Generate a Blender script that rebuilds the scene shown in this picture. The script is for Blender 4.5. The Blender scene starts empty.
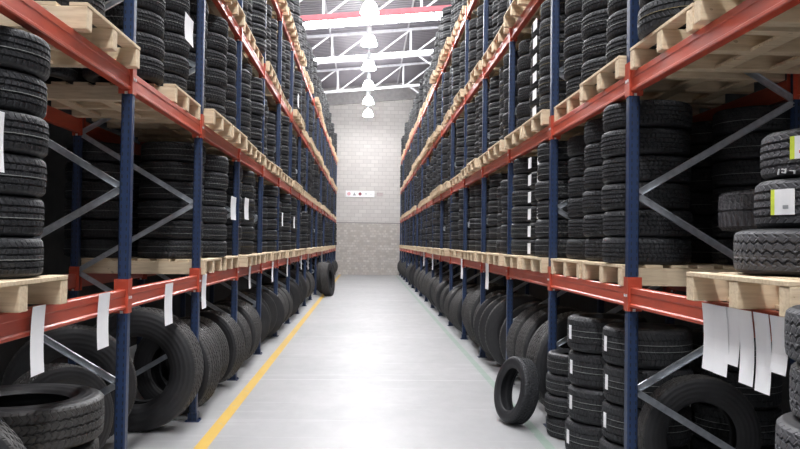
import bpy, math, random
import numpy as np
from mathutils import Matrix, Vector

D = bpy.data
SC = bpy.context.scene
COL = SC.collection
random.seed(11)
RNG = random.Random(23)

# ------------------------------------------------------------------ camera
F_PX, YAW, PITCH, ROLL, EYE = 780.0, .0429, .0229, .0137, 1.7117
cam_data = D.cameras.new('camera')
cam_data.sensor_width = 36.0
cam_data.lens = F_PX * 36.0 / 800.0
cam_data.clip_start = .05
cam_data.clip_end = 200
cam = D.objects.new('camera', cam_data)
COL.objects.link(cam)
cy, sy = math.cos(YAW), math.sin(YAW)
FWD = Vector((sy * math.cos(PITCH), cy * math.cos(PITCH), math.sin(PITCH)))
RT = Vector((cy, -sy, 0))
UP = RT.cross(FWD)
c_, s_ = math.cos(ROLL), math.sin(ROLL)
R2 = c_ * RT + s_ * UP
U2 = -s_ * RT + c_ * UP
m = Matrix.Identity(4)
for i in range(3):
    m[i][0], m[i][1], m[i][2] = R2[i], U2[i], -FWD[i]
m[0][3], m[1][3], m[2][3] = 0, 0, EYE
cam.matrix_world = m
SC.camera = cam


def proj(x, y, z):
    v = Vector((x, y, z - EYE))
    d = v.dot(FWD)
    if d < .05:
        return None
    return 400 + F_PX * v.dot(R2) / d, 224.5 - F_PX * v.dot(U2) / d, d


# ------------------------------------------------------------------ light and exposure
SC.view_settings.view_transform = 'Standard'
SC.view_settings.look = 'None'
SC.view_settings.gamma = 1
SC.view_settings.use_curve_mapping = False
SC.view_settings.exposure = 0.22
world = D.worlds.new('world')
SC.world = world
world.use_nodes = True
bg = world.node_tree.nodes['Background']
bg.inputs['Color'].default_value = (.86, .92, 1, 1)
bg.inputs['Strength'].default_value = 1.0
LAMP_W = 75.0
LAMP_GLOW = 80.0
SKYLIGHT = 12.0

LAMP_D = [38 - 3.43 * k for k in range(14)]      # row of high bay lamps over the aisle
LAMP_Z = 7.95


# ------------------------------------------------------------------ materials
class NT:
    def __init__(self, name, base=(.5, .5, .5), rough=.6, metal=0.0, spec=.5):
        self.m = D.materials.new(name)
        self.m.use_nodes = True
        self.t = self.m.node_tree
        self.b = self.t.nodes['Principled BSDF']
        self.b.inputs['Base Color'].default_value = (*base, 1)
        self.b.inputs['Roughness'].default_value = rough
        self.b.inputs['Metallic'].default_value = metal
        self.b.inputs['Specular IOR Level'].default_value = spec

    def n(self, typ, **kw):
        nd = self.t.nodes.new(typ)
        for k, v in kw.items():
            if k.startswith('_'):
                setattr(nd, k[1:], v)
            else:
                nd.inputs[k.replace('_', ' ')].default_value = v
        return nd

    def l(self, a, ao, b, bi):
        self.t.links.new(a.outputs[ao], b.inputs[bi])

    def math(self, op, a, b=None, clamp=False):
        nd = self.t.nodes.new('ShaderNodeMath')
        nd.operation = op
        nd.use_clamp = clamp
        for i, v in enumerate((a, b)):
            if v is None:
                continue
            if isinstance(v, (int, float)):
                nd.inputs[i].default_value = v
            else:
                self.t.links.new(v, nd.inputs[i])
        return nd.outputs[0]

    def mix(self, fac, a, b):
        nd = self.t.nodes.new('ShaderNodeMix')
        nd.data_type = 'RGBA'
        if isinstance(fac, (int, float)):
            nd.inputs['Factor'].default_value = fac
        else:
            self.t.links.new(fac, nd.inputs['Factor'])
        for k, v in (('A', a), ('B', b)):
            s = [i for i in nd.inputs if i.name == k and i.type == 'RGBA'][0]
            if isinstance(v, tuple):
                s.default_value = (*v, 1)
            else:
                self.t.links.new(v, s)
        return [o for o in nd.outputs if o.type == 'RGBA'][0]

    def coords(self, kind='Object'):
        tc = self.t.nodes.new('ShaderNodeTexCoord')
        return tc.outputs[kind]

    def world_pos(self):
        g = self.t.nodes.new('ShaderNodeNewGeometry')
        return g.outputs['Position']

    def sep(self, v):
        s = self.t.nodes.new('ShaderNodeSeparateXYZ')
        self.t.links.new(v, s.inputs[0])
        return s.outputs

    def noise(self, vec, scale, detail=4, rough=.55):
        nd = self.t.nodes.new('ShaderNodeTexNoise')
        nd.inputs['Scale'].default_value = scale
        nd.inputs['Detail'].default_value = detail
        nd.inputs['Roughness'].default_value = rough
        self.t.links.new(vec, nd.inputs['Vector'])
        return nd.outputs['Fac']

    def scale_vec(self, vec, s):
        nd = self.t.nodes.new('ShaderNodeMapping')
        nd.inputs['Scale'].default_value = s
        self.t.links.new(vec, nd.inputs['Vector'])
        return nd.outputs['Vector']

    def ramp(self, fac, stops):
        nd = self.t.nodes.new('ShaderNodeValToRGB')
        el = nd.color_ramp.elements
        el[0].position, el[0].color = stops[0][0], (*stops[0][1], 1)
        el[1].position, el[1].color = stops[-1][0], (*stops[-1][1], 1)
        for p, c in stops[1:-1]:
            e = el.new(p)
            e.color = (*c, 1)
        self.t.links.new(fac, nd.inputs[0])
        return nd.outputs[0]

    def base(self, sock):
        self.t.links.new(sock, self.b.inputs['Base Color'])

    def bump(self, h, dist=.01, strength=1.0):
        nd = self.t.nodes.new('ShaderNodeBump')
        nd.inputs['Distance'].default_value = dist
        nd.inputs['Strength'].default_value = strength
        self.t.links.new(h, nd.inputs['Height'])
        self.t.links.new(nd.outputs[0], self.b.inputs['Normal'])


def simple(name, base, rough=.6, metal=0.0, var=.12, scale=6.0):
    n = NT(name, base, rough, metal)
    fac = n.noise(n.coords(), scale)
    n.base(n.ramp(fac, [(.3, tuple(c * (1 - var) for c in base)), (.7, tuple(min(1, c * (1 + var)) for c in base))]))
    return n.m


# rubber of the tread: u runs round the tyre, v across it
def tread_material(name, base, count, zig, width, skew=0.0, dist=.006):
    n = NT(name, base, .62, 0, .35)
    uv = n.sep(n.coords('UV'))
    v3 = n.math('FRACT', n.math('MULTIPLY', uv[1], zig))
    tri = n.math('ABSOLUTE', n.math('SUBTRACT', v3, .5))
    ph = n.math('ADD', n.math('MULTIPLY', uv[0], float(count)), n.math('ADD', tri, n.math('MULTIPLY', uv[1], skew)))
    fr = n.math('FRACT', ph)
    edge = n.math('SUBTRACT', .5, n.math('ABSOLUTE', n.math('SUBTRACT', fr, .5)))
    h = n.math('MINIMUM', n.math('MULTIPLY', edge, 1 / (.58 - width)), 1.0)
    n.bump(h, dist, .8)
    fac = n.noise(n.coords(), 9)
    n.base(n.ramp(fac, [(.3, tuple(c * .85 for c in base)), (.7, tuple(c * 1.2 for c in base))]))
    return n.m


def sidewall_material(name, base):
    n = NT(name, base, .5, 0, .4)
    uv = n.sep(n.coords('UV'))
    rings = n.math('SINE', n.math('MULTIPLY', uv[1], 160.0))
    n.bump(rings, .0015, .5)
    fac = n.noise(n.coords(), 5)
    n.base(n.ramp(fac, [(.3, tuple(c * .8 for c in base)), (.7, tuple(c * 1.25 for c in base))]))
    return n.m


RUB = (.018, .0185, .021)
M_TREAD = tread_material('car_tread_rubber', (.024, .025, .028), 62, 2.0, .40, 1.0)
M_TREAD_CHUNKY = tread_material('chunky_tread_rubber', (.070, .070, .077), 46, 5.0, .36)
M_TREAD_TRUCK = tread_material('truck_tread_rubber', (.052, .050, .049), 74, 4.0, .42)
M_TREAD_DIRECT = tread_material('directional_tread_rubber', (.070, .070, .077), 50, 1.0, .38, 3.0)
M_SIDE = sidewall_material('sidewall_rubber', RUB)
M_SIDE_TRUCK = sidewall_material('truck_sidewall_rubber', (.022, .022, .024))
M_PALE_LINE = simple('pale_marking_line', (.24, .25, .24), .7)
M_OCHRE_LINE = simple('ochre_marking_line', (.20, .16, .08), .7)


def post_material():
    n = NT('blue_post_paint', (.014, .034, .10), .42, 0, .5)
    p = n.sep(n.coords())
    fz = n.math('FRACT', n.math('MULTIPLY', p[2], 1 / .05))
    dz = n.math('ABSOLUTE', n.math('SUBTRACT', fz, .5))
    # punched slots on the wide faces
    dx = n.math('ABSOLUTE', n.math('SUBTRACT', n.math('ABSOLUTE', p[0]), .018))
    dy = n.math('ABSOLUTE', n.math('SUBTRACT', n.math('ABSOLUTE', p[1]), .020))
    near = n.math('MAXIMUM', n.math('LESS_THAN', dx, .004), n.math('LESS_THAN', dy, .004))
    slot = n.math('MULTIPLY', n.math('LESS_THAN', dz, .24), near)
    fac = n.noise(n.scale_vec(n.coords(), (8, 8, 1.5)), 3)
    paint = n.ramp(fac, [(.3, (.010, .025, .072)), (.75, (.018, .041, .11))])
    n.base(n.mix(slot, paint, (.006, .008, .012)))
    return n.m


def beam_material():
    n = NT('red_beam_paint', (.50, .075, .045), .36, 0, .5)
    pos = n.coords()
    f1 = n.noise(n.scale_vec(pos, (6, 1.2, 10)), 3, 5)
    f2 = n.noise(n.scale_vec(pos, (40, 5, 40)), 2, 6, .7)
    c = n.ramp(f1, [(.3, (.42, .058, .030)), (.7, (.56, .086, .042))])
    sc = n.math('GREATER_THAN', f2, .69)
    n.base(n.mix(n.math('MULTIPLY', sc, .35), c, (.60, .36, .28)))
    return n.m


def wood_material():
    n = NT('pallet_pine', (.62, .46, .27), .72, 0, .2)
    pos = n.coords()
    oi = n.t.nodes.new('ShaderNodeObjectInfo')
    add = n.t.nodes.new('ShaderNodeVectorMath')
    add.operation = 'ADD'
    mul = n.t.nodes.new('ShaderNodeVectorMath')
    mul.operation = 'SCALE'
    mul.inputs['Scale'].default_value = 7.0
    n.t.links.new(oi.outputs['Location'], mul.inputs[0])
    n.t.links.new(pos, add.inputs[0])
    n.t.links.new(mul.outputs[0], add.inputs[1])
    v = add.outputs[0]
    g = n.noise(n.scale_vec(v, (2.5, 30, 30)), 1.6, 5, .6)
    big = n.noise(v, 1.1, 2)
    knots = n.noise(n.scale_vec(v, (5, 9, 9)), 1.7, 2)
    c = n.ramp(g, [(.25, (.50, .36, .22)), (.5, (.70, .55, .37)), (.75, (.80, .67, .49))])
    c = n.mix(n.math('MULTIPLY', n.math('GREATER_THAN', knots, .71), .55), c, (.22, .11, .05))
    c = n.mix(n.math('MULTIPLY', big, .35), c, (.84, .72, .54))
    n.base(c)
    n.bump(g, .002, .5)
    return n.m


def galvanised():
    n = NT('galvanised_steel', (.50, .53, .57), .38, .75)
    f = n.noise(n.scale_vec(n.coords(), (12, 12, 12)), 2, 3)
    n.base(n.ramp(f, [(.3, (.42, .45, .49)), (.7, (.60, .63, .67))]))
    return n.m


def floor_material():
    n = NT('polished_concrete', (.55, .55, .55), .42, 0, .4)
    p = n.world_pos()
    s = n.sep(p)
    f1 = n.noise(p, .55, 6, .6)
    f2 = n.noise(n.scale_vec(p, (1, .5, 1)), 5, 5, .7)
    f3 = n.noise(n.scale_vec(p, (.25, 3.0, 1)), 1.4, 4, .6)
    c = n.ramp(f1, [(.3, (.32, .325, .33)), (.7, (.395, .395, .40))])
    c = n.mix(n.math('MULTIPLY', f2, .22), c, (.28, .28, .285))
    c = n.mix(n.math('MULTIPLY', n.math('GREATER_THAN', f3, .60), .25), c, (.46, .46, .47))
    # saw-cut joints across the aisle with pale filler
    fj = n.math('FRACT', n.math('MULTIPLY', s[1], 1 / 4.4))
    joint = n.math('LESS_THAN', n.math('ABSOLUTE', n.math('SUBTRACT', fj, .21)), .003)
    c = n.mix(n.math('MULTIPLY', joint, .5), c, (.6, .6, .6))

    def stripe(x, w, y0):
        d = n.math('ABSOLUTE', n.math('SUBTRACT', s[0], x))
        return n.math('LESS_THAN', d, w)
    wear = n.noise(p, 7, 5, .7)
    yel = n.math('MULTIPLY', stripe(-1.335, .055, 0), n.math('SUBTRACT', 1.0, n.math('MULTIPLY', n.math('GREATER_THAN', wear, .63), .45)))
    c = n.mix(yel, c, (.62, .40, .07))
    grn = n.math('MULTIPLY', stripe(1.57, .042, 0), n.math('MULTIPLY', n.math('LESS_THAN', wear, .62), .5))
    c = n.mix(grn, c, (.16, .30, .20))
    n.base(c)
    rr = n.math('ADD', .34, n.math('MULTIPLY', f2, .25))
    n.t.links.new(rr, n.b.inputs['Roughness'])
    return n.m


def wall_material():
    n = NT('block_wall', (.5, .5, .5), .85, 0, .2)
    p = n.world_pos()
    s = n.sep(p)
    cmb = n.t.nodes.new('ShaderNodeCombineXYZ')
    n.t.links.new(n.math('ADD', s[0], s[1]), cmb.inputs[0])
    n.t.links.new(s[2], cmb.inputs[1])

    def brick(c1, c2, mortar, w, h):
        b = n.t.nodes.new('ShaderNodeTexBrick')
        b.inputs['Color1'].default_value = (*c1, 1)
        b.inputs['Color2'].default_value = (*c2, 1)
        b.inputs['Mortar'].default_value = (*mortar, 1)
        b.inputs['Scale'].default_value = 1
        b.inputs['Mortar Size'].default_value = .012
        b.inputs['Brick Width'].default_value = w
        b.inputs['Row Height'].default_value = h
        n.t.links.new(cmb.outputs[0], b.inputs['Vector'])
        return b.outputs['Color']
    up = brick((.58, .56, .54), (.65, .63, .605), (.48, .46, .445), .4, .2)
    lo = brick((.44, .41, .385), (.67, .64, .60), (.44, .415, .39), .17, .13)
    blot = n.noise(cmb.outputs[0], 3.2, 5, .7)
    lo = n.mix(n.ramp(blot, [(.42, (0, 0, 0)), (.62, (.75, .75, .75))]), lo, (.44, .395, .35))
    band = n.math('LESS_THAN', s[2], 2.7)
    c = n.mix(band, up, lo)
    seam = n.math('LESS_THAN', n.math('ABSOLUTE', n.math('SUBTRACT', s[2], 2.7)), .03)
    c = n.mix(seam, c, (.30, .29, .28))
    big = n.noise(n.scale_vec(cmb.outputs[0], (.3, 1, 1)), .6, 3)
    c = n.mix(n.math('MULTIPLY', big, .22), c, (.48, .46, .45))
    n.base(c)
    return n.m


def roof_material():
    n = NT('corrugated_roof_sheet', (.28, .265, .30), .55, .1)
    s = n.sep(n.world_pos())
    n.bump(n.math('SINE', n.math('MULTIPLY', s[1], 2 * math.pi / .25)), .03, .8)
    return n.m


def emit(name, color, strength):
    mt = D.materials.new(name)
    mt.use_nodes = True
    t = mt.node_tree
    b = t.nodes['Principled BSDF']
    b.inputs['Base Color'].default_value = (.8, .8, .8, 1)
    b.inputs['Roughness'].default_value = .3
    b.inputs['Emission Color'].default_value = (*color, 1)
    b.inputs['Emission Strength'].default_value = strength
    return mt


M_POST = post_material()
M_BEAM = beam_material()
M_WOOD = wood_material()
M_GALV = galvanised()
M_FLOOR = floor_material()
M_WALL = wall_material()
M_ROOF = roof_material()
M_SHADE_WALL = simple('shade_darkened_wall', (.07, .07, .07), .9)  # near black: the shade behind the racks is put into this colour
M_WHITE_STEEL = simple('pale_painted_steel', (.62, .62, .66), .45)
M_RED_STEEL = simple('faded_red_painted_steel', (.42, .10, .12), .5)
M_BEAMRING = simple('ring_beam_concrete', (.40, .39, .39), .85)
M_PAPER = simple('white_paper', (.95, .95, .97), .8, 0, .02)
M_YELLOW = simple('yellow_print', (.72, .85, .08), .7)
M_REDPRINT = simple('red_print', (.75, .08, .10), .7)
M_GREYPRINT = simple('grey_print', (.35, .36, .38), .7)
M_DARKPRINT = simple('dark_red_print', (.25, .06, .08), .7)
M_CHALK = simple('chalk', (.55, .55, .55), .9)
M_ALU = simple('lamp_housing_metal', (.55, .56, .58), .4, .6)
M_GLOW = emit('lamp_glass_glow', (1, .99, 1), LAMP_GLOW)
M_SKY = emit('skylight_sheet', (.97, .98, 1), SKYLIGHT)
M_BOLT = simple('zinc_bolt', (.75, .75, .75), .4, .4)


# ------------------------------------------------------------------ object helpers
class MB:
    """collects shapes into one mesh"""

    def __init__(self):
        self.v, self.f, self.mi = [], [], []

    def box(self, c, s, rot=None, mi=0, bev=0.0):
        hx, hy, hz = s[0] / 2, s[1] / 2, s[2] / 2
        b = min(bev, hx * .6, hy * .6, hz * .6)
        pts, faces = [], []
        if b <= 0:
            pts = [(x, y, z) for z in (-hz, hz) for y in (-hy, hy) for x in (-hx, hx)]
            faces = [(0, 2, 3, 1), (4, 5, 7, 6), (0, 1, 5, 4), (2, 6, 7, 3), (0, 4, 6, 2), (1, 3, 7, 5)]
        else:
            # chamfered box: 24 vertices
            idx = {}
            for sx in (-1, 1):
                for sy_ in (-1, 1):
                    for sz in (-1, 1):
                        for ax in range(3):
                            p = [sx * (hx - b), sy_ * (hy - b), sz * (hz - b)]
                            p[ax] = (sx * hx, sy_ * hy, sz * hz)[ax]
                            idx[(sx, sy_, sz, ax)] = len(pts)
                            pts.append(tuple(p))
            for ax in range(3):
                o = [a for a in range(3) if a != ax]
                for s0 in (-1, 1):
                    q = []
                    for a, bb in ((-1, -1), (1, -1), (1, 1), (-1, 1)):
                        k = [0, 0, 0]
                        k[ax] = s0
                        k[o[0]] = a
                        k[o[1]] = bb
                        q.append(idx[(k[0], k[1], k[2], ax)])
                    faces.append(tuple(q))
            for ax in range(3):
                o = [a for a in range(3) if a != ax]
                for a in (-1, 1):
                    for bb in (-1, 1):
                        k1, k2 = [0, 0, 0], [0, 0, 0]
                        k1[o[0]] = k2[o[0]] = a
                        k1[o[1]] = k2[o[1]] = bb
                        k1[ax], k2[ax] = -1, 1
                        faces.append((idx[(*k1, o[0])], idx[(*k2, o[0])], idx[(*k2, o[1])], idx[(*k1, o[1])]))
            for sx in (-1, 1):
                for sy_ in (-1, 1):
                    for sz in (-1, 1):
                        faces.append((idx[(sx, sy_, sz, 0)], idx[(sx, sy_, sz, 1)], idx[(sx, sy_, sz, 2)]))
        self.add(pts, faces, c, rot, mi)

    def add(self, pts, faces, c=(0, 0, 0), rot=None, mi=0):
        n = len(self.v)
        C = Vector(c)
        for p in pts:
            q = Vector(p)
            if rot is not None:
                q = rot @ q
            self.v.append(tuple(q + C))
        for f in faces:
            self.f.append(tuple(i + n for i in f))
            self.mi.append(mi)

    def bar(self, a, b, w, h, mi=0):
        """box bar from a to b; w and h are its section"""
        A, B = Vector(a), Vector(b)
        d = B - A
        rot = d.to_track_quat('Y', 'Z').to_matrix()
        self.box((A + B) / 2, (w, d.length, h), rot, mi)

    def chan(self, a, b, w, t):
        """thin U channel bar from a to b, open to -Y side"""
        A, B = Vector(a), Vector(b)
        d = B - A
        L = d.length
        zax = d.normalized()
        yax = Vector((0, 1, 0))
        xax = yax.cross(zax).normalized()
        rot = Matrix((xax, yax, zax)).transposed()
        mid = (A + B) / 2
        self.box(mid, (w, .003, L), rot)
        self.box(mid + rot @ Vector((w / 2, -t / 2, 0)), (.003, t, L), rot)
        self.box(mid + rot @ Vector((-w / 2, -t / 2, 0)), (.003, t, L), rot)

    def lathe(self, prof, n=24, c=(0, 0, 0), rot=None, mi=0, close=False):
        pts, faces = [], []
        m_ = len(prof)
        for k in range(n):
            a = 2 * math.pi * k / n
            for r, z in prof:
                pts.append((r * math.cos(a), r * math.sin(a), z))
        for k in range(n):
            k2 = (k + 1) % n
            for j in range(m_ - (0 if close else 1)):
                j2 = (j + 1) % m_
                faces.append((k * m_ + j, k2 * m_ + j, k2 * m_ + j2, k * m_ + j2))
        self.add(pts, faces, c, rot, mi)

    def mesh(self, name, mats, smooth=False):
        me = D.meshes.new(name)
        me.from_pydata(self.v, [], self.f)
        for mt in (mats if isinstance(mats, (list, tuple)) else [mats]):
            me.materials.append(mt)
        me.polygons.foreach_set('material_index', self.mi)
        me.polygons.foreach_set('use_smooth', [smooth] * len(self.f))
        import bmesh
        bm = bmesh.new()
        bm.from_mesh(me)
        bmesh.ops.recalc_face_normals(bm, faces=bm.faces)
        bm.to_mesh(me)
        bm.free()
        me.update()
        return me

    def build(self, name, mats, parent=None, loc=(0, 0, 0), smooth=False):
        return place(name, self.mesh(name, mats, smooth), parent, loc)


def place(name, me, parent=None, loc=(0, 0, 0), rot=(0, 0, 0), scale=(1, 1, 1)):
    o = D.objects.new(name, me)
    COL.objects.link(o)
    o.parent = parent
    o.location = loc
    o.rotation_euler = rot
    o.scale = scale
    return o


def tag(o, label=None, cat=None, group=None, kind=None):
    if label:
        o['label'] = label
    if cat:
        o['category'] = cat
    if group:
        o['group'] = group
    if kind:
        o['kind'] = kind
    return o


def empty(name, loc, rz=0):
    o = D.objects.new(name, None)
    COL.objects.link(o)
    o.location = loc
    o.rotation_euler = (0, 0, rz)
    o.empty_display_size = .2
    return o


# ------------------------------------------------------------------ dimensions
BAY = 2.2
SIDES = {
    'left': dict(s=-1, W=1.575, d0=5.289, z=[1.375, 2.835, 4.33, 5.83]),
    'right': dict(s=1, W=1.735, d0=5.13, z=[1.435, 2.865, 4.365, 5.90]),
}
LAST = 16                    # frames run from -1 to LAST
WALL_Y = 40.62
ORD = ['nearest', 'second', 'third', 'fourth', 'fifth', 'sixth', 'seventh', 'eighth', 'ninth', 'tenth', 'eleventh',
       'twelfth', 'thirteenth', 'fourteenth', 'fifteenth', 'sixteenth', 'seventeenth', 'eighteenth']
LEVEL = ['first shelf', 'second shelf', 'third shelf', 'top shelf']
DEPTH = 1.20
POST_X, POST_Y = .070, .08


def roof_z(x):
    return 9.88 + .10 * x


# ------------------------------------------------------------------ setting
b = MB()
b.box((0, 15, -.05), (7.6, 52, .1))
tag(b.build('floor', M_FLOOR), kind='structure')
b = MB()
b.box((0, WALL_Y + .1, 4.7), (7.6, .2, 9.4))
tag(b.build('wall_back', M_WALL), kind='structure')
b = MB()
b.add([(x, y, roof_z(x) - dz) for dz in (0, .9) for y in (WALL_Y - .18, WALL_Y) for x in (-3.7, 3.7)],
      [(0, 2, 3, 1), (4, 5, 7, 6), (0, 1, 5, 4), (2, 6, 7, 3), (0, 4, 6, 2), (1, 3, 7, 5)])
tag(b.build('trim_1', M_BEAMRING), kind='structure')
for nm, x in (('wall_left_light_block', -3.75), ('wall_right_light_block', 3.75)):  # added walls close behind both racks, keeping light out from the sides
    b = MB()
    b.box((x, 15, 5.1), (.1, 52, 10.4))
    tag(b.build(nm, M_SHADE_WALL), kind='structure')

# sloping roof with translucent sheets let into it
SKY_Y = [34.4 - 5.75 * k for k in range(8)]
SKY_W = 1.15
edges = sorted([(y - SKY_W / 2, y + SKY_W / 2) for y in SKY_Y])
cur = -11
b = MB()


def roof_piece(mb, y0, y1, up=0.0, th=.06):
    p = [(x, y, roof_z(x) + up + dz) for dz in (0, th) for y in (y0, y1) for x in (-3.8, 3.8)]
    mb.add(p, [(0, 2, 3, 1), (4, 5, 7, 6), (0, 1, 5, 4), (2, 6, 7, 3), (0, 4, 6, 2), (1, 3, 7, 5)])


for y0, y1 in edges:
    roof_piece(b, cur, y0)
    cur = y1
roof_piece(b, cur, 41)
tag(b.build('ceiling', M_ROOF), kind='structure')
for k, (y0, y1) in enumerate(edges):
    b = MB()
    roof_piece(b, y0, y1, .01, .03)
    tag(b.build('window_%d' % (k + 1), M_SKY), kind='structure')

# roof trusses: sloping chords, uprights each 3 m, slanting webs each 1.5 m
for k, y in enumerate([35.9, 29.9, 24.0, 18.0, 12.0, 6.0, 0.0, -6.0]):
    red = (k == 2)
    t = empty('roof_truss', (0, y, 8.7))
    where = ['farthest from the camera, just before the block wall', 'second from the block wall, seen behind the hanging lamps',
             'with a red bottom chord, high over the aisle', 'next one nearer than the red chord truss',
             'fifth from the block wall', 'sixth from the block wall', 'seventh from the block wall', 'eighth from the block wall'][k]
    tag(t, 'pale steel roof truss ' + where, 'roof truss')
    H = 1.05
    zb = lambda x: roof_z(x) - H - .06 - 8.7
    zt = lambda x: roof_z(x) - .10 - 8.7
    b = MB(); b.bar((-3.65, 0, zb(-3.65)), (3.65, 0, zb(3.65)), .12 if red else .10, .16 if red else .11)
    o = b.build('bottom_chord', M_RED_STEEL if red else M_WHITE_STEEL, t)
    if red:
        o['label'] = 'faded red bottom chord'
    b = MB(); b.bar((-3.65, 0, zt(-3.65)), (3.65, 0, zt(3.65)), .10, .10); b.build('top_chord', M_WHITE_STEEL, t)
    for x in (-1.42, 1.6, -3.3):
        b = MB(); b.bar((x, 0, zb(x) + .04), (x, 0, zt(x) - .04), .07, .07); b.build('upright', M_WHITE_STEEL, t)
    for x in (-2.9, -1.32, .2, 1.72):
        b = MB(); b.bar((x, 0, zb(x) + .04), (x + 1.35, 0, zt(x + 1.35) - .04), .055, .055); b.build('slanting_web', M_WHITE_STEEL, t)
    for x in (-1.9, 1.9):
        sg = 1 if x > 0 else -1
        b = MB(); b.bar((x, 0, zb(x) - .04), (x + sg * .75, 0, zb(x) - .55), .055, .055); b.build('knee_brace', M_WHITE_STEEL, t)
# purlins along the hall
for k, x in enumerate((-3.0, -1.5, 0.0, 1.5, 3.0)):
    b = MB()
    b.box((x, 15, roof_z(x) - .03), (.06, 51, .06))
    tag(b.build('trim_%d' % (k + 2), M_WHITE_STEEL), kind='structure')

# hanging high bay lamps
lamp_src = None
glass = MB()
glass.lathe([(.09, .22), (.13, .20), (.19, .10), (.235, -.03), (.25, -.09), (.24, -.09), (.18, .09), (.11, .18), (.08, .20)], 28)
g_me = glass.mesh('reflector', M_GLOW, True)
hs = MB()
hs.lathe([(.001, .50), (.07, .50), (.085, .48), (.085, .28), (.10, .25), (.10, .21), (.001, .21)], 20)
h_me = hs.mesh('gear_housing', M_ALU, False)
bl = MB()
bl.lathe([(.001, -.07), (.035, -.06), (.055, -.02), (.055, .05), (.035, .12), (.02, .2), (.001, .2)], 16)
bl_me = bl.mesh('bulb', M_GLOW, True)
for k, y in enumerate(sorted(LAMP_D, reverse=True)):
    t = empty('high_bay_lamp', (0, y, LAMP_Z))
    lab = 'glowing bell shaped lamp hanging over the aisle, %s from the block wall' % (['nearest'] + ORD[1:])[k]
    tag(t, lab, 'ceiling lamp', 'row of high bay lamps over the aisle')
    place('reflector', g_me, t)
    place('gear_housing', h_me, t)
    place('bulb', bl_me, t)
    rd = MB(); rd.lathe([(.008, .5), (.008, roof_z(0) - LAMP_Z - .05)], 8); rd.build('hanging_rod', M_GALV, t)
    ld = D.lights.new('lamp_light', 'AREA')
    ld.shape = 'DISK'
    ld.size = .44
    ld.energy = LAMP_W
    ld.color = (.97, .98, 1)
    lo = D.objects.new('lamp_light', ld)
    COL.objects.link(lo)
    lo.parent = t
    lo.location = (0, 0, -.10)

# sign on the far wall
t = empty('wall_sign', (-.36, WALL_Y - .02, 4.2))
tag(t, 'small white sign with red and grey symbols on the far block wall', 'sign')
b = MB(); b.box((0, 0, 0), (1.5, .03, .34)); b.build('board', M_PAPER, t)
b = MB(); b.lathe([(.001, 0), (.09, 0), (.09, .012), (.001, .012)], 20, (-.58, -.016, .0), Matrix.Rotation(math.pi / 2, 3, 'X'))
b.build('pink_disc_symbol', simple('faded_pink_print', (.72, .42, .46), .8), t)
b = MB(); b.add([(-.08, 0, -.08), (.08, 0, -.08), (0, 0, .08), (-.08, .008, -.08), (.08, .008, -.08), (0, .008, .08)],
                [(0, 1, 2), (3, 5, 4), (0, 3, 4, 1), (1, 4, 5, 2), (2, 5, 3, 0)], (-.29, -.024, 0)); b.build('grey_triangle_symbol', M_GREYPRINT, t)
b = MB(); b.box((0, -.02, 0), (.14, .01, .14), Matrix.Rotation(math.pi / 4, 3, 'Y')); b.build('dark_red_diamond_symbol', M_DARKPRINT, t)
b = MB(); b.box((.31, -.02, .03), (.12, .01, .03)); b.box((.31, -.02, -.03), (.09, .01, .02)); b.build('pale_line_symbol', M_GREYPRINT, t)
b = MB(); b.box((.57, -.02, 0), (.10, .01, .02)); b.build('short_line_symbol', M_GREYPRINT, t)
t = empty('wall_plate', (.68, WALL_Y - .02, 4.2))
tag(t, 'faint grey plate with blurred marks right of the white sign', 'sign')
b = MB(); b.box((0, 0, 0), (.36, .02, .20)); b.build('board', simple('faint_plate', (.52, .50, .49), .8), t)
b = MB()
for q in (-.11, .0, .10):
    b.box((q, -.014, .02), (.05, .008, .10))
b.box((0, -.014, -.07), (.28, .008, .02))
b.build('printed_marks', simple('faded_print', (.45, .32, .33), .8), t)


# ------------------------------------------------------------------ pallet racks
# meshes shared by the repeats
def post_mesh(h):
    b = MB()
    b.box((0, 0, h / 2), (POST_X, POST_Y, h), bev=.010)
    return b.mesh('post', M_POST)


POST_H = 5.98
post_me = post_mesh(POST_H)
fb = MB(); fb.box((0, 0, .004), (.13, .13, .008)); fb.box((0, 0, .045), (.084, .098, .075)); fb.box((.05, .05, .012), (.018, .018, .014)); fb.box((-.05, -.05, .012), (.018, .018, .014))
foot_me = fb.mesh('foot_plate', M_POST)


def beam_mesh(W_, with_plates):
    # profile in XZ, aisle side at -x; runs from 0 to W_ in y; top of beam at z=0
    pr = [(-.030, -.118), (-.030, -.112), (-.024, -.104), (-.024, -.006), (-.018, 0), (.022, 0), (.026, -.004), (.026, -.13), (-.022, -.13), (-.030, -.124)]
    pr = [(-.032, -.125), (-.032, -.112), (-.022, -.104), (-.022, -.045), (-.026, -.040), (-.026, -.006), (-.020, 0), (.022, 0), (.026, -.004), (.026, -.13), (-.026, -.13)]
    b = MB()
    pts = [(x, y, z) for y in (0, W_) for x, z in pr]
    n_ = len(pr)
    fs = [tuple(range(n_)), tuple(range(2 * n_ - 1, n_ - 1, -1))]
    for i in range(n_):
        j = (i + 1) % n_
        fs.append((i, j, n_ + j, n_ + i))
    b.add(pts, fs)
    if with_plates:
        for y in (0, W_):
            plate(b, y, W_)
    return b.mesh('beam', [M_BEAM, M_BOLT])


def plate(b, y, W_):
    e = 1 if y == 0 else -1        # e = direction into the bay
    b.box((.006, y - e * .002, -.045), (.090, .006, .225))                     # against the post side
    b.box((-.0405, y - e * .020, -.045), (.005, .046, .225))                  # wraps on to the aisle face
    b.box((-.045, y - e * .022, -.055), (.006, .018, .018), mi=1)
    b.box((-.002, y + e * .004, -.150), (.018, .008, .018), mi=1)


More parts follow.
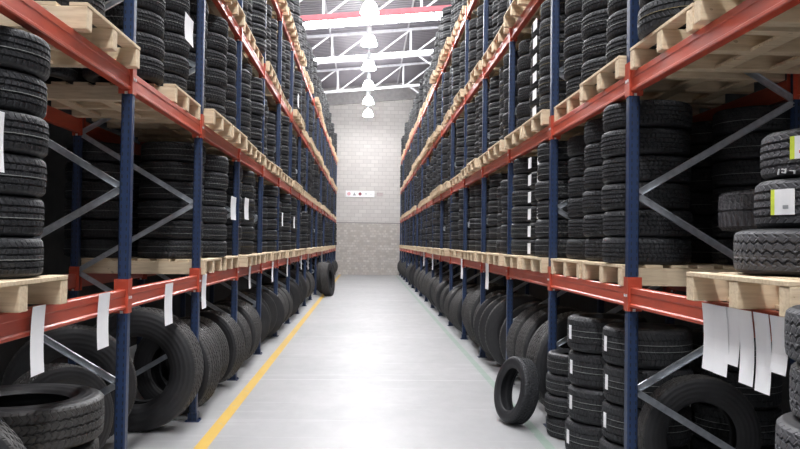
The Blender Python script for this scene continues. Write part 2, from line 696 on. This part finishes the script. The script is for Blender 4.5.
BL = BAY - POST_Y - .002
beam_plain = beam_mesh(BL, False)
beam_plates = beam_mesh(BL, True)
cp = MB(); plate(cp, 0, BL); conn_a = cp.mesh('beam_connector', [M_BEAM, M_BOLT])
cp = MB(); plate(cp, BL, BL); conn_b = cp.mesh('beam_connector', [M_BEAM, M_BOLT])

for side, S in SIDES.items():
    s, W, d0 = S['s'], S['W'], S['d0']
    rack = empty('pallet_rack', (s * W, d0 - BAY, 0))
    tag(rack, 'blue and red steel pallet rack along the %s side of the aisle' % side, 'storage rack')
    mir = (s, 1, 1)
    y_of = lambda n: (n + 1) * BAY
    nodes = []
    z, fr = .10, False
    while z < 6.0:
        nodes.append((z, fr))
        z += .65
        fr = not fr
    nbr = 0
    far = MB()
    for n in range(-1, LAST + 1):
        y = y_of(n)
        for q, xx in enumerate((POST_X / 2, DEPTH - POST_X / 2)):
            p = place('post', post_me, rack, (s * xx, y, 0))
            place('foot_plate', foot_me, p)
        for (z0, f0), (z1, f1) in zip(nodes[:-1], nodes[1:]):
            X0 = .055 if f0 else DEPTH - .055
            X1 = .055 if f1 else DEPTH - .055
            a, c = (s * X0, y, z0), (s * X1, y, z1)
            if nbr < 96:
                b = MB(); b.chan(a, c, .042, .022); b.build('brace', M_GALV, rack)
                nbr += 1
            else:
                far.chan(a, c, .042, .022)
    o = far.build('brace', M_GALV, rack)
    o['kind'] = 'stuff'
    for n in range(0, LAST + 1):
        y0 = y_of(n - 1) + POST_Y / 2 + .001
        for lv, z in enumerate(S['z']):
            if n <= 11:
                bm_ = place('beam', beam_plain, rack, (s * .038, y0, z), scale=mir)
                place('beam_connector', conn_a, bm_)
                place('beam_connector', conn_b, bm_)
            else:
                place('beam', beam_plates, rack, (s * .038, y0, z), scale=mir)
            if n <= 7:
                place('beam', beam_plates, rack, (s * (DEPTH - .038), y0, z), scale=(-s, 1, 1))

# ------------------------------------------------------------------ pallets
PAL_L, PAL_D, PAL_H = .98, 1.17, .145


def pallet_parts():
    top = MB()
    for k in range(7):
        x = -PAL_D / 2 + .05 + k * (PAL_D - .10) / 6
        top.box((x, 0, PAL_H - .011), (.10 if k in (0, 6) else .12, PAL_L, .022), bev=.003)
    st = MB()
    st.box((0, 0, .0615), (PAL_D - .006, .085, .122), bev=.004)
    bot = MB()
    for x in (-.36, 0, .36):
        bot.box((x, 0, .011), (.10, PAL_L - .01, .022), bev=.003)
    return top.mesh('top_deck', M_WOOD), st.mesh('stringer', M_WOOD), bot.mesh('bottom_deck', M_WOOD)


TOP, STR, BOT = pallet_parts()
STR_Y = (-PAL_L / 2 + .040, -.02, PAL_L / 2 - .040)
wp = MB()
for me_, ys in ((TOP, (0,)), (STR, STR_Y), (BOT, (0,))):
    for y in ys:
        wp.add([v.co + Vector((0, y, 0)) for v in me_.vertices], [tuple(f.vertices) for f in me_.polygons])
PAL_FAR = wp.mesh('wooden_pallet', M_WOOD)


def pallet(x, y, z, label, rz=0, detailed=True):
    if detailed:
        t = empty('wooden_pallet', (x, y, z), rz)
        place('top_deck', TOP, t)
        place('bottom_deck', BOT, t)
        for yy in STR_Y:
            place('stringer', STR, t, (0, yy, 0))
    else:
        t = place('wooden_pallet', PAL_FAR, None, (x, y, z), (0, 0, rz))
    tag(t, label, 'pallet', 'wooden pallets carrying tyres on the racks')
    return t


# ------------------------------------------------------------------ tyres
def profile(R, r, w, grooves, lines, chunky=False):
    """closed profile (radius, z, material) of a tyre section lying flat; tread first"""
    tw = w * .40
    P = []
    # outer sidewall low -> tread -> outer sidewall high -> cavity
    P.append((r, -w * .34, 0))
    P.append((r + .012, -w * .40, 0))
    P.append((r + (R - r) * .28, -w * .485, 0))
    P.append((r + (R - r) * .55, -w * .50, 0))
    P.append((r + (R - r) * .80, -w * .47, 0))
    P.append((R - .016, -tw - .008, 0))
    P.append((R - .005, -tw + .004, 1))
    gd = .010 if chunky else .008
    gw = .0045 if not chunky else .006
    xs = [(-tw + (k + 1) * 2 * tw / (grooves + 1)) for k in range(grooves)]
    for k, g in enumerate(xs):
        bulge = R - .004 * (g / tw) ** 2
        P.append((bulge, g - gw - .001, 1))
        P.append((bulge - gd, g - gw + .001, 1))
        P.append((bulge - gd, g + gw - .001, 1))
        P.append((bulge, g + gw + .001, 1))
        if k in lines:
            P[-1] = (bulge, g + gw + .001, 2)
            P.append((bulge, g + gw + .0045, 1))
    P.append((R - .005, tw - .004, 1))
    P.append((R - .016, tw + .008, 0))
    P.append((r + (R - r) * .80, w * .47, 0))
    P.append((r + (R - r) * .55, w * .50, 0))
    P.append((r + (R - r) * .28, w * .485, 0))
    P.append((r + .012, w * .40, 0))
    P.append((r, w * .34, 0))
    P.append((r + .016, w * .31, 0))
    P.append((r + (R - r) * .5, w * .43, 0))
    P.append((R - .030, w * .34, 0))
    P.append((R - .022, 0, 0))
    P.append((R - .030, -w * .34, 0))
    P.append((r + (R - r) * .5, -w * .43, 0))
    P.append((r + .016, -w * .31, 0))
    return P


def profile_low(R, r, w):
    tw = w * .40
    return [(r, -w * .36, 0), (r + (R - r) * .5, -w * .5, 0), (R - .014, -tw - .006, 1), (R - .002, -tw * .9, 1), (R, -tw * .5, 1), (R - .009, -tw * .46, 1), (R - .009, -tw * .36, 1), (R, -tw * .32, 1), (R, -.004, 2), (R, .002, 1), (R, tw * .32, 1), (R - .009, tw * .36, 1), (R - .009, tw * .46, 1), (R, tw * .5, 1), (R - .002, tw * .9, 1),
            (R - .014, tw + .006, 0), (r + (R - r) * .5, w * .5, 0), (r, w * .36, 0), (R - .03, w * .3, 0), (R - .03, -w * .3, 0)]


def tyre_arrays(P, seg, zig=0, amp=0.0, notch=0, depth=.007, slant=0):
    m_ = len(P)
    arr = np.array([(p[0], p[1]) for p in P])
    mats = np.array([p[2] for p in P], dtype=np.int32)
    tr = [k for k in range(m_) if P[k][2] > 0]
    lo, hi = min(P[k][1] for k in tr), max(P[k][1] for k in tr)
    vv = (arr[:, 1] - lo) / (hi - lo)
    seglen = np.zeros(m_ + 1)
    for k in range(m_):
        a, c = arr[k], arr[(k + 1) % m_]
        seglen[k + 1] = seglen[k] + np.linalg.norm(c - a)
    th = np.arange(seg) * 2 * math.pi / seg
    V = np.zeros((seg, m_, 3))
    V[:, :, 0] = np.cos(th)[:, None] * arr[None, :, 0]
    V[:, :, 1] = np.sin(th)[:, None] * arr[None, :, 0]
    V[:, :, 2] = arr[None, :, 1]
    if notch:
        # cross cuts between the tread blocks, staggered from rib to rib
        top = arr[:, 0].max()
        rib = 0
        for j in range(m_):
            if mats[j] == 0 and not (0 < j < m_ - 1 and (mats[j - 1] or mats[(j + 1) % m_]) and arr[j, 0] > top - .02):
                continue
            if arr[j, 0] < top - .0065 and mats[j]:
                continue
            rib = int((vv[j] + 1e-6) * 5)
            sh = (rib * slant + (rib % 2) * (notch // 2)) if not slant else int(round(vv[j] * slant))
            ks = (np.arange(seg) + sh) % notch == 0
            V[ks, j, 0] *= (arr[j, 0] - depth) / arr[j, 0]
            V[ks, j, 1] *= (arr[j, 0] - depth) / arr[j, 0]
    if zig:
        tri = np.abs(((th * zig / (2 * math.pi)) % 1.0) - .5) * 4 - 1
        inner = (mats > 0) & (np.abs(arr[:, 1]) < hi * .93)
        V[:, :, 2] += amp * tri[:, None] * inner[None, :]
    V = V.reshape(-1, 3)
    Fs, UV, MI = [], [], []
    for k in range(seg):
        k2 = (k + 1) % seg
        for j in range(m_):
            j2 = (j + 1) % m_
            Fs.append((k * m_ + j, k2 * m_ + j, k2 * m_ + j2, k * m_ + j2))
            u0, u1 = k / seg, (k + 1) / seg
            if mats[j] > 0:
                a, c = vv[j], vv[j2]
            else:
                a, c = seglen[j], seglen[j + 1]
            UV += [(u0, a), (u1, a), (u1, c), (u0, c)]
            MI.append(mats[j])
    return V, np.array(Fs, dtype=np.int32), np.array(UV), np.array(MI, dtype=np.int32)


def mesh_from_arrays(name, V, Fs, UV, MI, mats, sharp=True):
    me = D.meshes.new(name)
    me.vertices.add(len(V))
    me.vertices.foreach_set('co', V.astype(np.float32).ravel())
    me.loops.add(len(Fs) * 4)
    me.loops.foreach_set('vertex_index', Fs.ravel())
    me.polygons.add(len(Fs))
    me.polygons.foreach_set('loop_start', np.arange(len(Fs), dtype=np.int32) * 4)
    me.polygons.foreach_set('material_index', MI)
    me.polygons.foreach_set('use_smooth', np.ones(len(Fs), dtype=bool))
    uvl = me.uv_layers.new(name='UVMap')
    uvl.data.foreach_set('uv', UV.astype(np.float32).ravel())
    for mt in mats:
        me.materials.append(mt)
    me.update()
    me.validate()
    if sharp:
        me.set_sharp_from_angle(angle=math.radians(32))
    return me


def make_tyre(R, r, w, grooves, lines, mats, seg=60, chunky=False, name='car_tyre', zig=0, amp=0.0, **kw):
    return mesh_from_arrays(name, *tyre_arrays(profile(R, r, w, grooves, lines, chunky), seg, zig, amp, **kw), mats)


CAR_R, CAR_W = .325, .184
CARS = {}
for nm, gr, ln, lm in (('plain', 4, (), M_PALE_LINE), ('line', 4, (1,), M_PALE_LINE), ('ochre', 3, (1,), M_OCHRE_LINE), ('double', 4, (0, 2), M_PALE_LINE)):
    mats = [M_SIDE, M_TREAD, lm]
    CARS[nm] = (make_tyre(CAR_R, .205, CAR_W, gr, ln, mats, 200, notch=4, depth=.0032), make_tyre(CAR_R, .205, CAR_W, gr, ln, mats, 108, notch=3, depth=.003))
BIG_RIB = make_tyre(.34, .21, .25, 4, (), [M_SIDE, M_TREAD_CHUNKY, M_PALE_LINE], 180, True, notch=4, depth=.003)
BIG_DIR = make_tyre(.33, .21, .25, 1, (), [M_SIDE, M_TREAD_DIRECT, M_PALE_LINE], 180, True, notch=4, depth=.010, slant=14)
BIG_ZIG = make_tyre(.37, .21, .245, 3, (), [M_SIDE, M_TREAD_CHUNKY, M_PALE_LINE], 184, True, 'car_tyre', 46, .009)
VAN = make_tyre(.345, .205, .255, 4, (1, 2), [M_SIDE, M_TREAD, M_PALE_LINE], 200, notch=4, depth=.0038)
TRUCK = make_tyre(.53, .29, .285, 4, (), [M_SIDE_TRUCK, M_TREAD_TRUCK, M_PALE_LINE], 240, True, 'truck_tyre', 60, .0045, notch=4, depth=.0035)
TRUCK_B = make_tyre(.50, .29, .265, 3, (), [M_SIDE_TRUCK, M_TREAD_TRUCK, M_PALE_LINE], 240, True, 'truck_tyre', 60, .0045, notch=4, depth=.0035)
TRUCK_LO = make_tyre(.53, .29, .285, 4, (), [M_SIDE_TRUCK, M_TREAD_TRUCK, M_PALE_LINE], 40, True, 'truck_tyre')
LOW = tyre_arrays(profile_low(CAR_R, .205, CAR_W), 20)

# every car tyre of the racks goes into this list first
ALL = []      # dict(x,y,z,R-scale,w,kind,label,pen)


def stack(x, y, z, n, th, kind, label, Rs=1.0, pen=0.0, jit=.012):
    for k in range(n):
        ALL.append(dict(x=x + RNG.uniform(-jit, jit), y=y + RNG.uniform(-jit, jit), z=z + (k + .5) * th,
                        R=Rs, w=th / CAR_W, kind=kind, pen=pen,
                        label=(label, k)))


KINDS = ['plain', 'line', 'plain', 'line', 'ochre', 'double']
# shelves: which pallets and stack spots each bay has; default is two pallets and three stacks
# bay n lies between frame n-1 and frame n; bay 0 is the nearest
SPECIAL = {
    ('left', 0, 0): dict(pal=[(.50, -.05, 0)], st=[(.65, -.10), (-.02, -.08)]),
    ('left', 0, 1): dict(pal=[(1.64, -.06, 0)], st=[(1.55, -.06)]),
    ('left', 1, 0): dict(pal=[], st=[]),
    ('left', 1, 1): dict(pal=[(1.62, .0, 0)], st=[(1.12, .06), (1.79, .0)]),
    ('right', 0, 0): dict(pal=[(.53, -.09, 0)], st=[]),
    ('right', 0, 1): dict(pal=[(.55, -.05, 0), (1.62, -.02, 0)]),
    ('right', 1, 0): dict(pal=[(.60, 0, 0), (1.66, .0, 0)]),
    ('right', 1, 1): dict(pal=[(.60, -.03, 0), (1.67, .02, 0)]),
}
for side, S in SIDES.items():
    s, W, d0 = S['s'], S['W'], S['d0']
    for n in range(0, LAST + 1):
        y0 = d0 + (n - 1) * BAY
        for lv, z in enumerate(S['z']):
            sp = SPECIAL.get((side, n, lv), {})
            out = RNG.uniform(-.10, .0)
            pals = sp.get('pal', [(.60 + RNG.uniform(-.04, .03), out + RNG.uniform(-.03, .03), RNG.uniform(-.02, .02)),
                                  (1.64 + RNG.uniform(-.03, .03), out + RNG.uniform(-.03, .03), RNG.uniform(-.02, .02))])
            if lv == 3 and RNG.random() < .1:
                pals = pals[:1]
            for k, (py, px, rz) in enumerate(pals):
                which = ('only' if len(pals) == 1 else ('nearer' if k == 0 else 'farther'))
                lab = 'pale wooden pallet, %s one in the %s bay, %s rack %s' % (which, ORD[n], side, LEVEL[lv])
                pallet(s * (W - .0 + PAL_D / 2 + px), y0 + py, z + .001, lab, rz, n <= 4)
            zt = z + .002 + PAL_H
            clear = (S['z'][lv + 1] - .13 - zt) if lv < 3 else 1.25
            if 'st' in sp:
                spots = sp['st']
            else:
                spots = [(.405 + RNG.uniform(-.02, .02), RNG.uniform(-.10, .04)), (1.10 + RNG.uniform(-.02, .02), RNG.uniform(-.10, .05)),
                         (1.79 + RNG.uniform(-.02, .02), RNG.uniform(-.10, .04))]
            kd = RNG.choice(KINDS)
            for k, (yy, xx) in enumerate(spots):
                if RNG.random() < .4:
                    kd = RNG.choice(KINDS)
                cnt = 6
                if RNG.random() < .16 and n > 1:
                    cnt = 5
                if lv == 3:
                    cnt = RNG.choice([5, 6, 6, 6])
                th = min(.19, (clear - .015) / 6) * (1.0 if RNG.random() < .7 else .965)
                Rs = RNG.choice([1.0, 1.0, .97, 1.02, .95])
                px = s * (W + .365 + xx)
                lab = '%s stack of the %s bay on the %s rack %s' % (['nearest', 'second', 'third'][k], ORD[n], side, LEVEL[lv])
                stack(px, y0 + yy, zt, cnt, th, kd, lab, Rs)
                if n <= 9:
                    lab = 'rear stack behind the %s of the %s bay, %s rack %s' % (['nearest', 'second', 'third'][k], ORD[n], side, LEVEL[lv])
                    stack(s * (W + .365 + .66 + .08), y0 + yy + RNG.uniform(-.01, .01), zt, 6, th * .985, RNG.choice(KINDS), lab, .95, pen=2.2, jit=.004)
SR = SIDES['right']
# floor stacks in the second bay of the right rack
stack(1.94, 6.98, 0, 4, .186, 'double', 'short stack on the floor beside the blue post of the right rack', .92, pen=-5)

# ------------------------------------------------------------------ choose the 300 that show largest
PLACE_WORDS = ['bottom tyre', 'second tyre up', 'third tyre up', 'fourth tyre up', 'fifth tyre up', 'sixth tyre up', 'seventh tyre up', 'eighth tyre up']


def size_key(t):
    pr = proj(t['x'], t['y'], t['z'])
    if pr is None:
        return 1e6
    x, y, d = pr
    rr = F_PX * .33 / d
    if x < -rr or x > 800 + rr or y < -rr * .5 or y > 449 + rr * .5:
        return 1e5 + d
    return d + t['pen']


ALL.sort(key=size_key)
SPECIAL_CAR = 31           # car tyres built one by one further down
near, rest = ALL[:300 - SPECIAL_CAR], ALL[300 - SPECIAL_CAR:]
for t in near:
    d = t['y']
    me = CARS[t['kind']][0 if d < 9.5 else 1]
    o = place('car_tyre', me, None, (t['x'], t['y'], t['z']), (0, 0, RNG.uniform(0, 6.28)), (t['R'], t['R'], t['w']))
    lb, k = t['label']
    tag(o, '%s, %s' % (PLACE_WORDS[k], lb), 'tyre', 'black car tyres stacked flat in the racks')
Vl, Fl, UVl, MIl = LOW
nv = len(Vl)
N = len(rest)
sc = np.array([[t['R'], t['R'], t['w']] for t in rest])
of = np.array([[t['x'], t['y'], t['z']] for t in rest])
V = (Vl[None] * sc[:, None, :] + of[:, None, :]).reshape(-1, 3)
Fs = (Fl[None] + (np.arange(N, dtype=np.int32) * nv)[:, None, None]).reshape(-1, 4).astype(np.int32)
UV = np.tile(UVl, (N, 1))
lm = np.array([0 if t['kind'] == 'plain' else 1 for t in rest])
MI = np.tile(MIl, (N, 1))
MI = np.where((MI == 2) & (lm[:, None] == 0), 1, MI).ravel().astype(np.int32)
o = place('stacked_tyres', mesh_from_arrays('stacked_tyres', V, Fs, UV, MI, [M_SIDE, M_TREAD, M_PALE_LINE]))
tag(o, 'all the smaller black tyres stacked farther along both racks', 'tyres', kind='stuff')


# ------------------------------------------------------------------ single tyres near the camera
def tyre(me, x, y, z, label, group=None, rot=None, scale=(1, 1, 1), name='car_tyre'):
    o = place(name, me, None, (x, y, z), (0, 0, RNG.uniform(0, 6.28)), scale)
    if rot is not None:
        o.rotation_euler = rot.to_euler()
    tag(o, label, 'tyre', group)
    return o


def sticker(par, ang, z, w, h, R, yellow=True, red=True):
    """sticker on the tread of a tyre lying flat; ang = world direction it faces"""
    root = None
    a = ang - par.rotation_euler.z
    for nm, mt, a0, w0, z0, h0, dr in (('label_sticker', M_PAPER, 0, w, 0, h, .003),) + ((('yellow_label_edge', M_YELLOW, -.5, .022, 0, h, .0045), ('red_label_print' if red else 'grey_label_print', M_REDPRINT if red else M_GREYPRINT, .2, w * (.45 if red else .22), -.2, h * .14, .0042)) if yellow else ()):
        b = MB()
        n_ = 6
        ac = a - a0 * w / R if False else a + a0 * (w - w0) / R * (1 if 'print' not in nm else 1)
        pts, fs = [], []
        for i in range(n_ + 1):
            aa = ac + (i / n_ - .5) * w0 / R
            for rr in (R + dr, R + dr - .002):
                for zz in (z + z0 * h - h0 / 2, z + z0 * h + h0 / 2):
                    pts.append((rr * math.cos(aa), rr * math.sin(aa), zz))
        for i in range(n_):
            q = i * 4
            fs += [(q, q + 4, q + 5, q + 1), (q + 2, q + 3, q + 7, q + 6), (q + 1, q + 5, q + 7, q + 3), (q, q + 2, q + 6, q + 4)]
        fs += [(0, 1, 3, 2), (n_ * 4, n_ * 4 + 2, n_ * 4 + 3, n_ * 4 + 1)]
        b.add(pts, fs)
        o = b.build(nm, mt, root if root else par)
        if root is None:
            root = o
            o['label'] = 'white paper sticker on the tread'
    return root


zt = SR['z'][0] + .002 + PAL_H
t3 = tyre(BIG_ZIG, 2.135, 3.60, zt + .108, 'wide zigzag tread tyre lying on the nearest right hand pallet', None, scale=(1, 1, .215 / .245))
t2 = tyre(BIG_RIB, 2.205, 3.60, zt + .2155 + .1175, 'wide ribbed tyre with white sticker, middle of three on the nearest right pallet', None, scale=(1, 1, .235 / .25))
t1 = tyre(BIG_RIB, 2.225, 3.58, zt + .451 + .1125, 'wide ribbed tyre with chalk marks, topmost on the nearest right pallet', None, scale=(1, 1, .225 / .25))
sticker(t2, math.radians(180 + 22), .005, .125, .125, .339, True, False)
sticker(t1, math.radians(180 + 33), .02, .115, .115, .338)
t4 = tyre(BIG_DIR, 2.325, 4.28, zt + .215 + .115, 'slant tread tyre just behind the stickered tyre on the right', None)
t5 = tyre(BIG_ZIG, 2.45, 4.34, zt + .108, 'wide tyre underneath the slant tread tyre at the right', None, scale=(.85, .85, .215 / .245))
t4.scale = (1, 1, .9)
# chalk figures on the topmost tyre
a1 = t1.rotation_euler.z
b = MB()
for da, dz, w_, h_ in ((.0, 0, .006, .030), (.09, .010, .022, .006), (.125, .003, .006, .022), (.09, -.006, .022, .006), (.22, .0, .020, .005), (.26, -.008, .006, .018)):
    aa = math.radians(180 + 12) + da - a1
    rot = Matrix.Rotation(aa + math.pi / 2, 3, 'Z') @ Matrix.Rotation(.2, 3, 'Y')
    b.box((.339 * math.cos(aa), .339 * math.sin(aa), -.095 + dz), (w_, .006, h_), rot)
o = b.build('chalk_mark', M_CHALK, t1)

# tall stack standing before the end of the right rack
for k in range(8):
    tyre(BIG_ZIG, 1.73 - .012 * (k % 3) + (.0 if k < 6 else .02), 2.47 + .01 * (k % 2), (k + .5) * .1895,
         'grey chunky tread tyre, %s of the tall stack at the right edge' % PLACE_WORDS[k].replace(' tyre', ''), 'chunky tyres stacked before the right rack',
         scale=(.9, .9, .1895 / .245))

# stacks of van tyres on the floor, right
FL = 'van tyres stacked on the floor under the right rack'
for j, (x, y, nn, th, rs) in enumerate(((1.99, 6.36, 4, .283, .925), (2.08, 5.71, 4, .280, .925))):
    for k in range(nn):
        o = tyre(VAN, x + RNG.uniform(-.012, .012), y + RNG.uniform(-.012, .012), (k + .5) * th,
                 '%s in the %s' % (PLACE_WORDS[k].replace('tyre', 'van tyre'), ('middle one of three floor stacks under the right rack', 'large floor stack right behind the nearest right blue post')[j]),
                 FL, scale=(rs, rs, th / .255))
        sticker(o, math.radians(180 + (9 if j == 0 else 6)), .01, .05, .10, .346, False)


for k in range(4):
    tyre(VAN, 2.80, 5.80, (k + .5) * .27, '%s in the rear floor stack seen through the upright truck tyre, right rack' % PLACE_WORDS[k], FL, scale=(.925, .925, .27 / .255))


def upright(me, x, y, R, yaw, lean=0.0, leandir=0.0, name='truck_tyre', label='', group=None, scale=1.0, z=None, wscale=1.0):
    """a tyre standing on its tread; its axle lies along the aisle turned by yaw"""
    base = Matrix.Rotation(yaw, 3, 'Z') @ Matrix.Rotation(math.pi / 2, 3, 'X')
    rot = Matrix.Rotation(leandir, 3, 'Z') @ Matrix.Rotation(lean, 3, 'Y') @ Matrix.Rotation(-leandir, 3, 'Z') @ base @ Matrix.Rotation(RNG.uniform(0, 6.28), 3, 'Z')
    o = place(name, me, None, (x, y, 0), scale=(scale, scale, scale * wscale))
    o.rotation_euler = rot.to_euler()
    # rest the lowest point on the floor
    sm = Matrix.Diagonal((scale, scale, scale * wscale))
    M_ = rot @ sm
    co = np.zeros(len(me.vertices) * 3, dtype=np.float32)
    me.vertices.foreach_get('co', co)
    zz = co.reshape(-1, 3) @ np.array(M_[2])
    o.location.z = -float(zz.min()) + (z or 0) + .001
    tag(o, label, 'tyre', group)
    return o


# loose car tyre on the green line
upright(CARS['plain'][0], 1.45, 7.42, .31, math.radians(-74), math.radians(12), 0.0, 'car_tyre',
        'small black tyre leaning alone on the green floor line', None, .97)
# light truck tyre under the right rack by the nearest post
upright(TRUCK_B, 2.29, 5.272, .42, 0, 0, 0, 'truck_tyre', 'upright truck tyre under the right rack beside the nearest blue post', None, .83, None, .72)
upright(TRUCK_B, 2.34, 4.02, .42, math.radians(-6), 0, 0, 'truck_tyre', 'upright truck tyre behind the hanging white papers at right', None, .62)

# left foreground group
for k in range(3):
    tyre(TRUCK_B, -2.05 + .02 * k, 4.66 + .015 * k, (k + .5) * .262, 'truck tyre lying flat, %s of three in the left corner stack' % ['lowest', 'middle', 'topmost'][k],
         'flat truck tyres in the near left corner', name='truck_tyre', scale=(.92, .92, .262 / .265))
upright(TRUCK, -1.98, 3.56, .5, math.radians(18), 0, 0, 'truck_tyre', 'upright truck tyre at the bottom left corner, tread towards the aisle', None, .93)
o = upright(TRUCK, -2.20, 5.72, .5, math.radians(48), 0, 0, 'truck_tyre', 'upright truck tyre just behind the nearest left blue post', None, .76)
upright(TRUCK, -2.36, 6.42, .5, math.radians(20), 0, 0, 'truck_tyre', 'upright truck tyre second behind the nearest left blue post', None, .95)
upright(TRUCK, -2.01, 7.13, .5, math.radians(-4), 0, 0, 'truck_tyre', 'large truck tyre facing the camera between the two nearest left posts', None, 1.03)

# rows of truck tyres on the floor under both racks
for side, S in SIDES.items():
    s, W, d0 = S['s'], S['W'], S['d0']
    for n in range(2, LAST + 1):
        y0 = d0 + (n - 1) * BAY
        cnt = 5 if RNG.random() < .3 else 4
        flip = -1 if RNG.random() < .22 else 1
        if side == 'right' and n == 2:
            cnt, flip = 4, 1
        yaw0 = math.radians(RNG.uniform(9, 22))
        sc0 = RNG.choice([.86, .92, .97, 1.0])
        span = 2 * .53 * sc0 * math.sin(yaw0) + .285 * sc0 * math.cos(yaw0)
        a, c = y0 + .06 + span / 2, y0 + BAY - .06 - span / 2
        step = min((c - a) / (cnt - 1), .62)
        if step < .285 * sc0 / math.cos(yaw0) + .012:
            cnt -= 1
            step = (c - a) / (cnt - 1)
        for k in range(cnt):
            sc_ = sc0 * RNG.uniform(.92, 1.0)
            R = .53 * sc_
            yw = s * flip * yaw0
            xc = s * (W + R * math.cos(yaw0) - .09 + RNG.uniform(-.06, .09))
            if side == 'left' and abs(a + k * step - 25.1) < 1.35:
                continue
            upright(TRUCK if n < 5 else TRUCK_LO, xc, a + k * step, R, yw, 0, 0, 'truck_tyre',
                    'upright truck tyre, %s of the %s floor bay under the %s rack' % (['nearest', 'second', 'third', 'fourth', 'fifth'][k], ORD[n], side),
                    'truck tyres standing in rows under the racks', sc_)
upright(TRUCK_LO, -1.20, 24.6, .5, math.radians(80), math.radians(-6), 0, 'truck_tyre', 'truck tyre standing out in the aisle far down the left side', None, .98)
upright(TRUCK_LO, -1.36, 25.7, .5, math.radians(72), math.radians(-4), 0, 'truck_tyre', 'truck tyre just behind the far one standing in the left aisle', None, .98)


# ------------------------------------------------------------------ paper slips
def slip(x, y, ztop, w, h, label, group, lean=0.0, rz=0.0, curl=.01):
    """paper strip hanging in the plane of the aisle, its width along the aisle"""
    b = MB()
    n_ = 6
    pts, fs = [], []
    for i in range(n_ + 1):
        f_ = i / n_
        off = curl * math.sin(f_ * 3.0)
        for yy in (-w / 2, w / 2):
            for th in (0, .0012):
                pts.append((off + th, yy + lean * f_ * h, -f_ * h))
    for i in range(n_):
        q = i * 4
        fs += [(q, q + 2, q + 6, q + 4), (q + 1, q + 5, q + 7, q + 3), (q, q + 4, q + 5, q + 1), (q + 2, q + 3, q + 7, q + 6)]
    fs += [(0, 1, 3, 2), (n_ * 4, n_ * 4 + 2, n_ * 4 + 3, n_ * 4 + 1)]
    b.add(pts, fs)
    o = b.build('paper_slip', M_PAPER, None, (x, y, ztop))
    o.rotation_euler = (0, 0, rz)
    tag(o, label, 'paper slip', group)
    return o


GL = 'paper slips hanging from the lowest left beam'
XL = -1.575 + .012
for y, zt_, w, h, lb in ((3.70, 1.385, .15, .33, 'nearest the camera over the corner tyres'), (4.61, 1.385, .20, .33, 'second, before the nearest left post'),
                         (6.10, 1.36, .24, .33, 'third, above the large facing tyre'), (7.42, 1.375, .20, .33, 'fourth, past the second left post'),
                         (10.3, 1.36, .16, .30, 'fifth one along'), (12.8, 1.36, .22, .34, 'sixth one along'),
                         (15.2, 1.36, .22, .36, 'seventh one along'), (18.4, 1.36, .22, .34, 'eighth one along'),
                         (20.6, 1.36, .26, .42, 'ninth one along'), (27.0, 1.36, .3, .4, 'tenth and farthest one')):
    slip(XL, y * 1.033, zt_, w, h, 'white paper slip hanging from the lowest left beam, ' + lb, GL, RNG.uniform(-.1, .05), 0, -.008)
GR = 'paper slips hanging from the lowest right beam'
XR = 1.735 - .006
for y, w, h, lb in ((10.75, .28, .37, 'wide one past the third right post'), (13.6, .30, .36, 'past the fourth right post'),
                    (19.6, .3, .42, 'far along'), (22.6, .34, .42, 'farthest along')):
    slip(XR, y * 1.033, 1.43, w, h, 'white paper slip hanging from the lowest right beam, ' + lb, GR, RNG.uniform(-.05, .05), 0, .006)
GW = 'white sheets under the nearest right pallet'
for k, (y, w, h, ln) in enumerate(((3.725, .145, .335, .0), (3.60, .145, .335, -.02), (3.49, .135, .27, .0), (3.355, .13, .335, -.03), (3.22, .13, .345, -.03), (3.08, .125, .24, 0))):
    slip(XR - .006 - .004 * (k % 2), y * 1.0375, 1.425, w, h, 'white paper sheet under the near right pallet, %s counting towards the camera' % ['first', 'second', 'third and shorter', 'fourth', 'fifth', 'sixth and half hidden'][k], GW, ln, 0, .012)

GS = 'paper slips on the stacked tyres'
for x, y, z, w, h, lb in ((-1.50, 8.86, 2.20, .34, .26, 'nearer of the pair on the first shelf tyres, left rack'), (-1.50, 9.83, 2.24, .34, .27, 'farther of the pair on the first shelf tyres, left rack'),
                          (-1.51, 6.58, 3.58, .30, .22, 'on the second shelf tyres, left rack'),
                          (-1.515, 3.25, 2.23, .12, .25, 'large one at the left edge of the photo'),
                          (-1.52, 14.2, 2.22, .2, .24, 'farther one on the left first shelf, fifth bay'), (-1.52, 16.5, 2.22, .3, .24, 'farther one on the left first shelf, seventh bay'),
                          (-1.52, 17.0, 4.9, .3, .28, 'high up on the left third shelf')):
    slip(x, y, z, w, h, 'white paper slip, ' + lb, GS, .05, 0, -.006)

# white stickers down the tyres of one stack on the right rack
for lv, ys, cnt in ((0, (8.28, 7.83), 6), (1, (8.08,), 6)):
    z0 = SR['z'][lv] + .002 + PAL_H
    for j, yy in enumerate(ys):
        for k in range(cnt):
            slip(1.735 + .004, yy, z0 + k * .183 + .14, .15 if lv == 0 else .18, .115 if lv == 0 else .105,
                 'white sticker slip, %s in the %s column on the right rack %s' % (['lowest', 'second', 'third', 'fourth', 'fifth', 'highest'][k], ['farther', 'nearer'][j], LEVEL[lv]),
                 'sticker columns on the right rack tyres', 0, 0, .0)
